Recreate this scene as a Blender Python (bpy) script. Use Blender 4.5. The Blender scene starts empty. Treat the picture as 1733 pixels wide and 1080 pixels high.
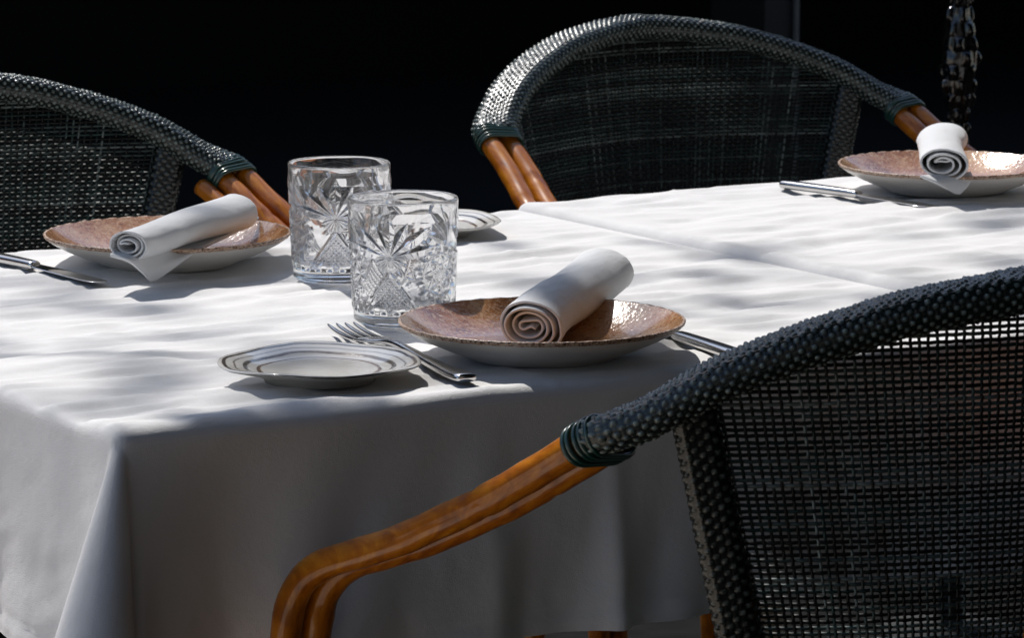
import bpy, math, random
import numpy as np
from mathutils import Vector

random.seed(7)
rng = np.random.default_rng(11)
S = bpy.context.scene
COL = S.collection
R = math.radians

# ------------------------------------------------------------------ camera, sky, sun, exposure
cam_d = bpy.data.cameras.new("camera")
cam_d.sensor_width = 36.0
cam_d.lens = 135.0
cam_d.clip_start = 0.05
cam_d.clip_end = 500
cam_d.dof.use_dof = True
cam_d.dof.focus_distance = 2.95
cam_d.dof.aperture_fstop = 30
cam = bpy.data.objects.new("camera", cam_d)
cam.location = (-1.61, -2.835, 1.252)
cam.rotation_euler = (R(90 - 9.3), 0, R(-32))
COL.objects.link(cam)
S.camera = cam

SUN_DIR = Vector((0.04, 0.745, 1.0)).normalized()      # towards the sun
SUN_EL = math.asin(SUN_DIR.z)
SUN_AZ = math.atan2(SUN_DIR.x, SUN_DIR.y)
W = bpy.data.worlds.new("World")
S.world = W
W.use_nodes = True
wn = W.node_tree.nodes
sky = wn.new("ShaderNodeTexSky")
sky.sky_type = 'NISHITA'
sky.sun_disc = False
sky.sun_elevation = SUN_EL
sky.sun_rotation = SUN_AZ
W.node_tree.links.new(sky.outputs[0], wn["Background"].inputs[0])
wn["Background"].inputs[1].default_value = 0.138

sun_d = bpy.data.lights.new("sun", 'SUN')
sun_d.energy = 4.2
sun_d.angle = R(0.5)
sun_d.color = (1.0, 0.965, 0.92)
sun = bpy.data.objects.new("sun", sun_d)
sun.rotation_euler = SUN_DIR.to_track_quat('Z', 'Y').to_euler()
sun.location = (0, 6, 8)
COL.objects.link(sun)

S.view_settings.view_transform = 'Standard'
S.view_settings.look = 'None'
S.view_settings.exposure = 0.0
S.view_settings.gamma = 1.0
S.view_settings.use_curve_mapping = False
S.render.engine = 'CYCLES'
S.cycles.use_denoising = True
S.cycles.max_bounces = 14
S.cycles.transmission_bounces = 12
S.cycles.transparent_max_bounces = 12
S.cycles.glossy_bounces = 5
S.cycles.diffuse_bounces = 5
S.cycles.caustics_refractive = True
S.cycles.caustics_reflective = False
S.cycles.blur_glossy = 0.3
S.cycles.sample_clamp_indirect = 4.0

# ------------------------------------------------------------------ helpers
def thing(name, label, cat, loc=(0, 0, 0), rz=0.0, group=None):
    o = bpy.data.objects.new(name, None)
    o.empty_display_size = 0.05
    o.location = loc
    o.rotation_euler = (0, 0, rz)
    COL.objects.link(o)
    o["label"] = label
    o["category"] = cat
    if group: o["group"] = group
    return o

def tag(o, label, cat, group=None):
    o["label"] = label
    o["category"] = cat
    if group: o["group"] = group
    return o

class MB:
    """collects vertices / faces / per-vertex colours, builds one mesh object"""
    def __init__(self):
        self.v, self.f, self.c, self.n = [], [], [], 0
        self.sharp = None
    def add(self, v, f, c=None):
        v = np.asarray(v, float).reshape(-1, 3)
        f = np.asarray(f, int)
        self.v.append(v)
        self.f.append((f + self.n).tolist())
        if c is not None:
            c = np.asarray(c, float)
            if c.ndim == 1: c = np.tile(c, (len(v), 1))
            self.c.append(c)
        self.n += len(v)
        return self
    def mesh(self, name, mat, smooth=True):
        me = bpy.data.meshes.new(name)
        v = np.concatenate(self.v)
        faces = [q for part in self.f for q in part]
        me.from_pydata(v.tolist(), [], faces)
        if self.c:
            col = np.concatenate(self.c)
            at = me.attributes.new("tint", 'FLOAT_COLOR', 'POINT')
            rgba = np.ones((len(v), 4), np.float32)
            rgba[:, :3] = col
            at.data.foreach_set("color", rgba.ravel())
        me.polygons.foreach_set("use_smooth", [smooth] * len(me.polygons))
        me.materials.append(mat)
        me.update()
        return me
    def build(self, name, mat, parent=None, smooth=True, kind=None):
        o = bpy.data.objects.new(name, self.mesh(name, mat, smooth))
        COL.objects.link(o)
        if parent is not None: o.parent = parent
        if kind: o["kind"] = kind
        return o

def grid_faces(nr, nc, wrap_c=False, wrap_r=False):
    r = np.arange(nr if wrap_r else nr - 1)
    c = np.arange(nc if wrap_c else nc - 1)
    rr, cc = np.meshgrid(r, c, indexing='ij')
    r2, c2 = (rr + 1) % nr, (cc + 1) % nc
    return np.stack([rr * nc + cc, rr * nc + c2, r2 * nc + c2, r2 * nc + cc], -1).reshape(-1, 4)

def lathe(prof, n=96, rfun=None):
    """prof: list of (r,z). returns verts, faces; open profile; rfun(angle)-> factor"""
    p = np.asarray(prof, float)
    a = np.linspace(0, 2 * np.pi, n, endpoint=False)
    rr = p[:, 0][:, None] * np.ones(n)
    if rfun is not None: rr = rr * rfun(a, p[:, 0][:, None])
    v = np.stack([rr * np.cos(a), rr * np.sin(a), p[:, 1][:, None] * np.ones(n)], -1)
    return v.reshape(-1, 3), grid_faces(len(p), n, wrap_c=True)

def smooth_path(pts, n):
    """Catmull-Rom through pts, n samples, evenly spaced"""
    p = np.asarray(pts, float)
    p = np.vstack([2 * p[0] - p[1], p, 2 * p[-1] - p[-2]])
    out = []
    for i in range(1, len(p) - 2):
        t = np.linspace(0, 1, 24, endpoint=False)[:, None]
        a, b, c, d = p[i - 1], p[i], p[i + 1], p[i + 2]
        out.append(.5 * (2 * b + (c - a) * t + (2 * a - 5 * b + 4 * c - d) * t ** 2 + (3 * b - a - 3 * c + d) * t ** 3))
    q = np.vstack(out + [p[-2][None]])
    s = np.r_[0, np.cumsum(np.linalg.norm(np.diff(q, axis=0), axis=1))]
    u = np.linspace(0, s[-1], n)
    return np.stack([np.interp(u, s, q[:, k]) for k in range(q.shape[1])], -1)

def frames(p, hint):
    t = np.gradient(p, axis=0)
    t /= np.linalg.norm(t, axis=1)[:, None]
    h = np.asarray(hint, float)
    if h.ndim == 1: h = np.tile(h, (len(p), 1))
    a = np.cross(t, h); a /= np.linalg.norm(a, axis=1)[:, None]
    b = np.cross(a, t)
    return t, a, b

def sweep(p, sec, hint=(0, 0, 1), scale=None, closed_sec=True, caps=True):
    """sweep 2D section (M,2) along p (N,3); section x -> side, y -> hint"""
    t, a, b = frames(p, hint)
    sec = np.asarray(sec, float)
    if sec.ndim == 2: sec = np.tile(sec, (len(p), 1, 1))
    if scale is not None: sec = sec * np.asarray(scale)[:, None, None]
    v = p[:, None, :] + sec[:, :, :1] * a[:, None, :] + sec[:, :, 1:] * b[:, None, :]
    N, M = sec.shape[:2]
    f = grid_faces(N, M, wrap_c=closed_sec).tolist()
    if caps and closed_sec:
        f.append(list(range(M))[::-1])
        f.append([(N - 1) * M + k for k in range(M)])
    return v.reshape(-1, 3), f

def add_sweep(mb, *a, c=None, **k):
    v, f = sweep(*a, **k)
    q = [x for x in f if len(x) == 4]
    e = [x for x in f if len(x) != 4]
    base = mb.n
    mb.add(v, q, c)
    if e: mb.f.append([[i + base for i in x] for x in e])

def circle(r, n=14):
    a = np.linspace(0, 2 * np.pi, n, endpoint=False)
    return np.stack([r * np.cos(a), r * np.sin(a)], -1)

def stadium(hw, r, n=24):
    """closed section, half width hw (centre of caps), radius r"""
    L = 4 * hw + 2 * np.pi * r
    s = np.linspace(0, L, n, endpoint=False)
    out = []
    for x in s:
        if x < 2 * hw: out.append((hw - x, r)); continue
        x -= 2 * hw
        if x < np.pi * r:
            a = np.pi / 2 + x / r; out.append((-hw + r * math.cos(a), r * math.sin(a))); continue
        x -= np.pi * r
        if x < 2 * hw: out.append((-hw + x, -r)); continue
        x -= 2 * hw
        a = -np.pi / 2 + x / r; out.append((hw + r * math.cos(a), r * math.sin(a)))
    return np.array(out)

def box(mb, x0, x1, y0, y1, z0, z1, c=None):
    v = [(x, y, z) for z in (z0, z1) for y in (y0, y1) for x in (x0, x1)]
    f = [(0, 2, 3, 1), (4, 5, 7, 6), (0, 1, 5, 4), (2, 6, 7, 3), (0, 4, 6, 2), (1, 3, 7, 5)]
    return mb.add(v, f, c)

def vnoise(x, y, seed=0):
    """smooth value noise in [-1,1]"""
    g = np.random.default_rng(seed).uniform(-1, 1, (128, 128))
    xi, yi = np.floor(x).astype(int), np.floor(y).astype(int)
    fx, fy = x - xi, y - yi
    fx = fx * fx * fx * (fx * (fx * 6 - 15) + 10); fy = fy * fy * fy * (fy * (fy * 6 - 15) + 10)
    G = lambda i, j: g[i % 128, j % 128]
    return (G(xi, yi) * (1 - fx) + G(xi + 1, yi) * fx) * (1 - fy) + (G(xi, yi + 1) * (1 - fx) + G(xi + 1, yi + 1) * fx) * fy

# ------------------------------------------------------------------ materials
def mat(name):
    m = bpy.data.materials.new(name)
    m.use_nodes = True
    nt = m.node_tree
    return m, nt, nt.nodes["Principled BSDF"]

def node(nt, kind, **kw):
    n = nt.nodes.new(kind)
    for k, v in kw.items():
        if k in n.inputs: n.inputs[k].default_value = v
        else: setattr(n, k, v)
    return n

def ramp(nt, fac, stops, interp='LINEAR'):
    r = nt.nodes.new("ShaderNodeValToRGB")
    r.color_ramp.interpolation = interp
    el = r.color_ramp.elements
    el.remove(el[1])
    el[0].position = stops[0][0]; el[0].color = (*stops[0][1], 1)
    for p, c in stops[1:]: el.new(p).color = (*c, 1)
    nt.links.new(fac, r.inputs[0])
    return r.outputs[0]

def noise(nt, co, scale, detail=4, rough=.55, dist=0.0):
    n = node(nt, "ShaderNodeTexNoise", Scale=scale, Detail=detail, Roughness=rough, Distortion=dist)
    if co is not None: nt.links.new(co, n.inputs["Vector"])
    return n.outputs["Fac"]

def coords(nt, scale=None):
    tc = nt.nodes.new("ShaderNodeTexCoord").outputs["Object"]
    if scale is None: return tc
    mp = nt.nodes.new("ShaderNodeMapping")
    mp.inputs["Scale"].default_value = scale
    nt.links.new(tc, mp.inputs[0])
    return mp.outputs[0]

def bump(nt, b, h, strength, dist):
    n = node(nt, "ShaderNodeBump", Strength=strength, Distance=dist)
    nt.links.new(h, n.inputs["Height"])
    nt.links.new(n.outputs[0], b.inputs["Normal"])
    return n

def mix(nt, fac, a, b, mode='MIX'):
    n = nt.nodes.new("ShaderNodeMix"); n.data_type = 'RGBA'; n.blend_type = mode
    for sock, val in ((n.inputs[0], fac), (n.inputs[6], a), (n.inputs[7], b)):
        if hasattr(val, "is_linked"): nt.links.new(val, sock)
        elif isinstance(val, (int, float)): sock.default_value = val
        else: sock.default_value = (*val, 1)
    return n.outputs[2]

def simple(name, col, rough=.5, metal=0, coat=0, var=.0, vscale=30, bumpd=0, bscale=200):
    m, nt, b = mat(name)
    b.inputs["Base Color"].default_value = (*col, 1)
    b.inputs["Roughness"].default_value = rough
    b.inputs["Metallic"].default_value = metal
    b.inputs["Coat Weight"].default_value = coat
    b.inputs["Coat Roughness"].default_value = .08
    if var:
        n = noise(nt, coords(nt), vscale)
        nt.links.new(ramp(nt, n, [(.3, [c * (1 - var) for c in col]), (.7, [min(1, c * (1 + var)) for c in col])]), b.inputs["Base Color"])
    if bumpd:
        bump(nt, b, noise(nt, coords(nt), bscale, 3), .5, bumpd)
    return m

def cloth_mat(name, col, weave=1400):
    m, nt, b = mat(name)
    co = coords(nt)
    n = noise(nt, co, 9, 3)
    nt.links.new(ramp(nt, n, [(.3, [c * .95 for c in col]), (.7, col)]), b.inputs["Base Color"])
    b.inputs["Roughness"].default_value = .9
    b.inputs["Specular IOR Level"].default_value = .2
    b.inputs["Sheen Weight"].default_value = .12
    b.inputs["Sheen Roughness"].default_value = .5
    wv = nt.nodes.new("ShaderNodeTexNoise"); wv.inputs["Scale"].default_value = weave; wv.inputs["Detail"].default_value = 2
    nt.links.new(co, wv.inputs["Vector"])
    big = noise(nt, co, 55, 4, .6)
    sm = nt.nodes.new("ShaderNodeMath"); sm.operation = 'MULTIPLY_ADD'; sm.inputs[1].default_value = 2.2
    nt.links.new(big, sm.inputs[0]); nt.links.new(wv.outputs["Fac"], sm.inputs[2])
    bump(nt, b, sm.outputs[0], .6, .0006)
    return m

M = {}
M['cloth'] = cloth_mat("white_linen", (.80, .79, .78))
M['napkin'] = cloth_mat("napkin_cotton", (.75, .755, .76), 1000)

# rattan cane: lacquered, lengthwise streaks (uses the tint of each pole)
def cane_mat():
    m, nt, b = mat("lacquered_cane")
    co = coords(nt, (160, 28, 40))
    n = noise(nt, co, 1.0, 5, .6, .4)
    c = ramp(nt, n, [(.28, (.19, .042, .002)), (.5, (.42, .122, .004)), (.75, (.62, .235, .012))])
    n2 = noise(nt, coords(nt), 35, 3)
    c = mix(nt, ramp(nt, n2, [(.55, (0, 0, 0)), (.75, (.5, .5, .5))]), c, (.20, .06, .012))
    nt.links.new(c, b.inputs["Base Color"])
    b.inputs["Roughness"].default_value = .38
    b.inputs["Specular IOR Level"].default_value = .2
    b.inputs["Coat Weight"].default_value = .6
    b.inputs["Coat Roughness"].default_value = .10
    bump(nt, b, n, .15, .001)
    return m
M['cane'] = cane_mat()

def strand_mat(name, rough, spec=.5):
    m, nt, b = mat(name)
    a = node(nt, "ShaderNodeAttribute", attribute_name="tint")
    nt.links.new(a.outputs["Color"], b.inputs["Base Color"])
    b.inputs["Roughness"].default_value = rough
    b.inputs["Specular IOR Level"].default_value = spec
    return m
M['strand'] = strand_mat("woven_plastic_strand", .42, .3)
M['cord'] = simple("green_binding_cord", (.009, .045, .036), .28, coat=.5)
M['darkwrap'] = strand_mat("woven_wrap", .27, .55)
M['steel'] = simple("polished_steel", (.58, .57, .56), .16, metal=1, var=.06, vscale=60)
M['blade'] = simple("polished_blade_steel", (.62, .62, .62), .08, metal=1)

# stoneware
def dish_mat():
    m, nt, b = mat("off_white_stoneware")
    co = coords(nt)
    n = noise(nt, co, 420, 2)
    c = ramp(nt, n, [(.0, (.62, .59, .55)), (.70, (.62, .59, .55)), (.76, (.28, .19, .13))])
    nt.links.new(c, b.inputs["Base Color"])
    b.inputs["Roughness"].default_value = .32
    bump(nt, b, noise(nt, co, 60, 3), .2, .001)
    return m
M['dish'] = dish_mat()

def glaze_mat():
    m, nt, b = mat("copper_brown_glaze")
    co = coords(nt)
    n1 = noise(nt, co, 26, 6, .65)
    n2 = noise(nt, co, 330, 3, .7)
    base = ramp(nt, n1, [(.30, (.16, .050, .015)), (.48, (.42, .18, .068)), (.68, (.63, .385, .20))])
    c = mix(nt, ramp(nt, n2, [(.50, (0, 0, 0)), (.60, (.75, .75, .75))]), base, (.62, .42, .26))
    n3 = noise(nt, co, 520, 2)
    c = mix(nt, ramp(nt, n3, [(.62, (0, 0, 0)), (.68, (.9, .9, .9))]), c, (.09, .035, .02))
    # the glaze pools darker and redder in the well
    g = nt.nodes.new("ShaderNodeVectorMath"); g.operation = 'LENGTH'
    nt.links.new(co, g.inputs[0])
    pool = ramp(nt, g.outputs["Value"], [(.035, (1, 1, 1)), (.085, (0, 0, 0))])
    c = mix(nt, mix(nt, .55, (0, 0, 0), pool), c, (.20, .070, .030))
    nt.links.new(c, b.inputs["Base Color"])
    b.inputs["Roughness"].default_value = .17
    b.inputs["Coat Weight"].default_value = .9
    b.inputs["Coat Roughness"].default_value = .10
    h = noise(nt, co, 170, 3, .6)
    bump(nt, b, h, .55, .0016)
    return m
M['glaze'] = glaze_mat()

def rim_mat():
    m, nt, b = mat("speckled_rim")
    co = coords(nt)
    n = noise(nt, co, 480, 2, .7)
    nt.links.new(ramp(nt, n, [(.40, (.52, .40, .31)), (.52, (.40, .24, .15)), (.60, (.06, .03, .02))]), b.inputs["Base Color"])
    b.inputs["Roughness"].default_value = .45
    bump(nt, b, n, .4, .001)
    return m
M['rim'] = rim_mat()

def swirl_mat(warm=0.0):
    """white glaze with hand painted dark rings"""
    m, nt, b = mat("ringed_white_glaze")
    co = coords(nt)
    dn = node(nt, "ShaderNodeTexNoise", Scale=14.0, Detail=3.0)
    nt.links.new(co, dn.inputs["Vector"])
    sc = nt.nodes.new("ShaderNodeVectorMath"); sc.operation = 'SCALE'; sc.inputs[3].default_value = .012
    nt.links.new(dn.outputs["Color"], sc.inputs[0])
    ad = nt.nodes.new("ShaderNodeVectorMath"); ad.operation = 'ADD'
    nt.links.new(co, ad.inputs[0]); nt.links.new(sc.outputs[0], ad.inputs[1])
    mp = nt.nodes.new("ShaderNodeMapping"); mp.inputs["Location"].default_value = (-.006, -.006, 0); mp.inputs["Scale"].default_value = (1, 1, .0)
    nt.links.new(ad.outputs[0], mp.inputs[0])
    ln = nt.nodes.new("ShaderNodeVectorMath"); ln.operation = 'LENGTH'
    nt.links.new(mp.outputs[0], ln.inputs[0])
    dk, br = (.035, .026, .022), (.24, .15, .10)
    wh = (.76, .74, .70)
    m12 = nt.nodes.new("ShaderNodeMath"); m12.operation = 'MULTIPLY'; m12.inputs[1].default_value = 12.5
    nt.links.new(ln.outputs["Value"], m12.inputs[0])
    rings = [(0, wh), (.0440, wh), (.0450, br), (.0470, (.10, .07, .055)), (.0480, wh), (.0535, wh), (.0546, dk), (.0570, dk), (.0580, wh), (.0625, wh), (.0636, (.10, .09, .08)), (.0650, wh), (.0690, wh), (.0700, dk), (.0718, dk), (.0728, wh), (.0752, wh), (.0762, dk)]
    c = ramp(nt, m12.outputs[0], [(p * 12.5, q) for p, q in rings])
    n = noise(nt, co, 24, 5, .7)
    c = mix(nt, ramp(nt, n, [(.42, (0, 0, 0)), (.70, (.38, .38, .38))]), c, (.60, .56, .50))
    nt.links.new(c, b.inputs["Base Color"])
    b.inputs["Roughness"].default_value = .14
    b.inputs["Coat Weight"].default_value = .4
    bump(nt, b, noise(nt, co, 110, 3), .35, .0012)
    return m
M['swirl'] = swirl_mat()

def glass_mat():
    m, nt, b = mat("cut_crystal")
    b.inputs["Base Color"].default_value = (1, 1, 1, 1)
    b.inputs["Transmission Weight"].default_value = 1.0
    b.inputs["Roughness"].default_value = 0.0
    b.inputs["IOR"].default_value = 1.50
    out = nt.nodes["Material Output"]
    tr = nt.nodes.new("ShaderNodeBsdfTransparent")
    tr.inputs[0].default_value = (1, 1, 1, 1)
    mx = nt.nodes.new("ShaderNodeMixShader")
    mx.inputs[0].default_value = .06
    nt.links.new(b.outputs[0], mx.inputs[1]); nt.links.new(tr.outputs[0], mx.inputs[2])
    nt.links.new(mx.outputs[0], out.inputs[0])
    return m
M['glass'] = glass_mat()

M['black_paint'] = simple("black_painted_wood", (.006, .006, .006), .75)
M['dark_grey'] = simple("dark_grey_paint", (.014, .0135, .012), .6)
M['trim'] = simple("brushed_trim", (.16, .16, .15), .4)
M['void'] = simple("unlit_room_black", (.005, .005, .005), .9)  # near-black colour stands in for the darkness of an unlit room
M['vase'] = simple("black_dimpled_glaze", (.003, .003, .003), .13)
M['vase'].node_tree.nodes['Principled BSDF'].inputs['Specular IOR Level'].default_value = .8
M['table_wood'] = simple("dark_table_wood", (.06, .035, .02), .5, var=.4)
M['leg_paint'] = simple("cream_painted_metal", (.42, .36, .30), .5)
M['leaf'] = simple("leaf_green", (.05, .10, .025), .5, var=.4)
M['bark'] = simple("bark_brown", (.10, .07, .045), .85, var=.4)

def paving_mat():
    m, nt, b = mat("pavement_stone")
    co = coords(nt)
    n = noise(nt, co, 6, 6)
    nt.links.new(ramp(nt, n, [(.3, (.64, .555, .45)), (.7, (.76, .665, .55))]), b.inputs["Base Color"])
    b.inputs["Roughness"].default_value = .85
    bump(nt, b, noise(nt, co, 140, 4), .4, .003)
    return m
M['paving'] = paving_mat()
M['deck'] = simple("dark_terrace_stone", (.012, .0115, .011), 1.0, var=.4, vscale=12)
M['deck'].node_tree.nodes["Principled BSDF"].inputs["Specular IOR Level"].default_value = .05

# ------------------------------------------------------------------ ground and dark shopfront
mb = MB()
g = 120.0
mb.add([(-g, -g, 0), (g, -g, 0), (g, g, 0), (-g, g, 0)], [(0, 1, 2, 3)])
o = mb.build("pavement", M['paving']); o["kind"] = "structure"
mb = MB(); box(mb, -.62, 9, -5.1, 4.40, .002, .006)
box(mb, -12, -.6205, -5.1, -1.1, .002, .0055)  # unseen dark strip added to cut bounce onto the near chair's back
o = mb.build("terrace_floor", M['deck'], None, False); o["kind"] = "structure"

shop = thing("shopfront", "black painted shopfront with dark open doorway behind the chairs", "building", (0, 4.5, 0))
mb = MB(); box(mb, -9, -3.2, 0, .25, 0, 3.0); mb.build("wall", M['black_paint'], shop, False)
mb = MB(); box(mb, 7.2, 13, 0, .25, 0, 3.0); mb.build("wall", M['black_paint'], shop, False)
mb = MB(); box(mb, -3.2, 7.2, 0, .25, 2.5, 3.0); mb.build("lintel", M['black_paint'], shop, False)
mb = MB(); box(mb, 3.66, 3.742, -.02, .2, 0, 2.498); mb.build("pillar", M['dark_grey'], shop, False)
mb = MB(); box(mb, 3.744, 3.752, -.03, .1, 0, 2.497); mb.build("edge_trim", M['trim'], shop, False)
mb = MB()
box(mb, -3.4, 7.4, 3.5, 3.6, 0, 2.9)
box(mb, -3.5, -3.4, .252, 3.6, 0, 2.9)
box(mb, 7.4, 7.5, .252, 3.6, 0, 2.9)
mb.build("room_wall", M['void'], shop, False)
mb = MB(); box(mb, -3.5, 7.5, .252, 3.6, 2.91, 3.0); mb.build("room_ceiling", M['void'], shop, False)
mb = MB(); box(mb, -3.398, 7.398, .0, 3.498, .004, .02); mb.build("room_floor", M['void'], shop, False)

M['stone_dark'] = simple("dark_street_stone", (.10, .09, .08), .9, var=.3, vscale=4)
M['canvas'] = simple("dark_green_canvas", (.014, .03, .024), .8)
opp = thing("unseen_house", "unseen dark stone house added behind the camera to dim the near side", "building", (4, -5.2, 0))  # unseen wall added to keep sky light off the front drape
mb = MB(); box(mb, -14, 9, -.4, 0, 0, 7); mb.build("wall", M['stone_dark'], opp, False)
for wx in (-5, -2, 1, 4):
    mb = MB(); box(mb, wx, wx + 1.1, -.1, .03, 1.0, 2.5); mb.build("window", M['vase'], opp, False)
aw = thing("awning", "unseen dark green canvas awning added to shade the near chair and cloth front", "awning", (0, -5.1, 0))  # unseen canopy added to shade the near chair and block sky
mb = MB()
mb.add([(-1.0, 0, 3.3), (12, 0, 3.3), (12, 5.70, 2.62), (-1.0, 5.70, 2.62), (-1.0, 0, 3.32), (12, 0, 3.32), (12, 5.70, 2.64), (-1.0, 5.70, 2.64)],
       [(0, 1, 2, 3), (7, 6, 5, 4), (0, 4, 5, 1), (1, 5, 6, 2), (2, 6, 7, 3), (3, 7, 4, 0)])
mb.build("shade_canvas", M['canvas'], aw, False)
for px in (-.98, 11.8):
    mb = MB(); box(mb, px, px + .05, .6, .65, 0, 3.22); mb.build("post", M['dark_grey'], aw, False)

# unseen tree added for its shade; leaf clusters sit where shade should fall
tree = thing("unseen_tree", "unseen leafy tree added to dapple the tables and chairs with shade", "tree", (-3.6, 4.0, 0))
mb = MB(); tp = smooth_path([(0, 0, 0), (.03, -.02, 1.0), (-.02, .03, 2.2), (.1, 0, 3.4), (.2, -.1, 4.4)], 40)
add_sweep(mb, tp, circle(1, 16), hint=(0, 1, 0), scale=np.linspace(.13, .05, 40)); mb.build("trunk", M['bark'], tree)
leaves, bough_ends = [], []
SD = np.array(SUN_DIR)
def leaf_patch(cx, cy, cz, sx, sy, n, h0=2.5, h1=3.2, size=.055):
    """leaves whose shade falls round (cx,cy) at height cz"""
    r = rng
    for _ in range(n):
        h = r.uniform(h0, h1)
        p = np.array([cx + r.normal(0, sx), cy + r.normal(0, sy), cz]) + SD / SD[2] * h
        a = r.uniform(0, 6.28); L = size * r.uniform(.7, 1.4); w = L * .42
        d = np.array([math.cos(a), math.sin(a), r.uniform(-.5, .3)]); d /= np.linalg.norm(d)
        sd = np.cross(d, [r.normal(0, .3), r.normal(0, .3), 1]); sd /= np.linalg.norm(sd)
        leaves.append((p, d * L, sd * w))
    bough_ends.append(np.array([cx, cy, cz]) + SD / SD[2] * (h0 + h1) / 2)
leaf_patch(1.09, .78, .86, .050, .08, 270, size=.04)
leaf_patch(.90, .865, .73, .15, .020, 170, size=.035)
leaf_patch(-.335, -.575, .67, .045, .040, 120, 2.5, 3.1, .03)
leaf_patch(-.300, -.650, .70, .030, .025, 70, 2.5, 3.1, .03)                 # leaves added to shade the near chair's arm
leaf_patch(.00, -.31, .80, .030, .040, 24, 2.6, 3.4, .030)
leaf_patch(-.30, -.36, .74, .13, .07, 17, 5.0, 6.5, .04)
leaf_patch(-.18, .05, .74, .20, .14, 26, 4.5, 6.0, .04)
leaf_patch(.50, -.15, .74, .30, .16, 40, 5.0, 6.5, .04)
mb = MB()
V = np.array([[p - d, p - d * .3 + s, p + d * .4 + s * .8, p + d, p + d * .4 - s * .8, p - d * .3 - s] for p, d, s in leaves]).reshape(-1, 3) - np.array([-3.6, 4.0, 0])
n = len(leaves); b6 = np.arange(n)[:, None] * 6
mb.add(V, np.concatenate([b6 + np.array([[0, 1, 2, 3]]), b6 + np.array([[0, 3, 4, 5]])]))
mb.build("foliage", M['leaf'], tree, kind="stuff")
for e in bough_ends:
    e = e - np.array([-3.6, 4.0, 0])
    mb = MB(); q = smooth_path([(.08, 0, 3.2), tuple(e * .45 + np.array([.05, 0, 2.05])), tuple(e * .8 + np.array([0, .05, .75])), tuple(e + np.array([0, .0, .04]))], 30)
    add_sweep(mb, q, circle(1, 8), hint=(0, 0, 1), scale=np.linspace(.035, .005, 30)); mb.build("bough", M['bark'], tree)

# ------------------------------------------------------------------ tables
X0, X1, Y0, Y1, ZT = -.442, .408, -.450, .385, .74
def make_table(label, cx, cy, top_z):
    t = thing("restaurant_table", label, "table", (cx, cy, 0), group="square restaurant tables pushed together")
    hx, hy = (X1 - X0) / 2 - .012, (Y1 - Y0) / 2 - .012
    mb = MB(); box(mb, -hx, hx, -hy, hy, top_z - .036, top_z - .006); mb.build("tabletop", M['table_wood'], t, False)
    for sx in (-1, 1):
        for sy in (-1, 1):
            mb = MB()
            add_sweep(mb, np.array([(sx * .22, sy * .29, .002), (sx * .22, sy * .29, top_z - .037)]), circle(.018, 16), hint=(0, 1, 0))
            mb.build("leg", M['leg_paint'], t)
    return t
make_table("square table under the white cloth with the two glasses", (X0 + X1) / 2, (Y0 + Y1) / 2, ZT)
make_table("square table under the white cloth at the right", (X1 + .014) + (X1 - X0) / 2, (Y0 + Y1) / 2 + .01, ZT + .0015)

def relief(x, y, seed):
    """ironing wrinkles of the cloth, metres"""
    m = .5 + .5 * vnoise(x / .22, y / .16, seed)
    w = .0033 * vnoise((x + .25 * y) / .13, (y - .06 * x) / .021, seed + 1) * (.35 + m)
    w += .0017 * vnoise((x - .2 * y) / .05, (y + .05 * x) / .0115, seed + 2) * (1.1 - .7 * m)
    w += .0022 * vnoise(x / .30, y / .075, seed + 3)
    rdg = 1 - np.abs(vnoise((x + .3 * y) / .17, (y - .08 * x) / .055, seed + 6))
    w += .0011 * rdg ** 9 * (.3 + m)
    rdg = 1 - np.abs(vnoise((x - .15 * y) / .09, (y + .04 * x) / .03, seed + 7))
    w -= .0006 * rdg ** 8
    d = .5 + .5 * vnoise(x / .05, y / .05, seed + 5)
    w += .0016 * vnoise(x / .022, y / .014, seed + 4) * d * d
    return w

def crease(d, h=.0012, w=.0035):
    return h * np.exp(-np.abs(d) / w)

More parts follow.
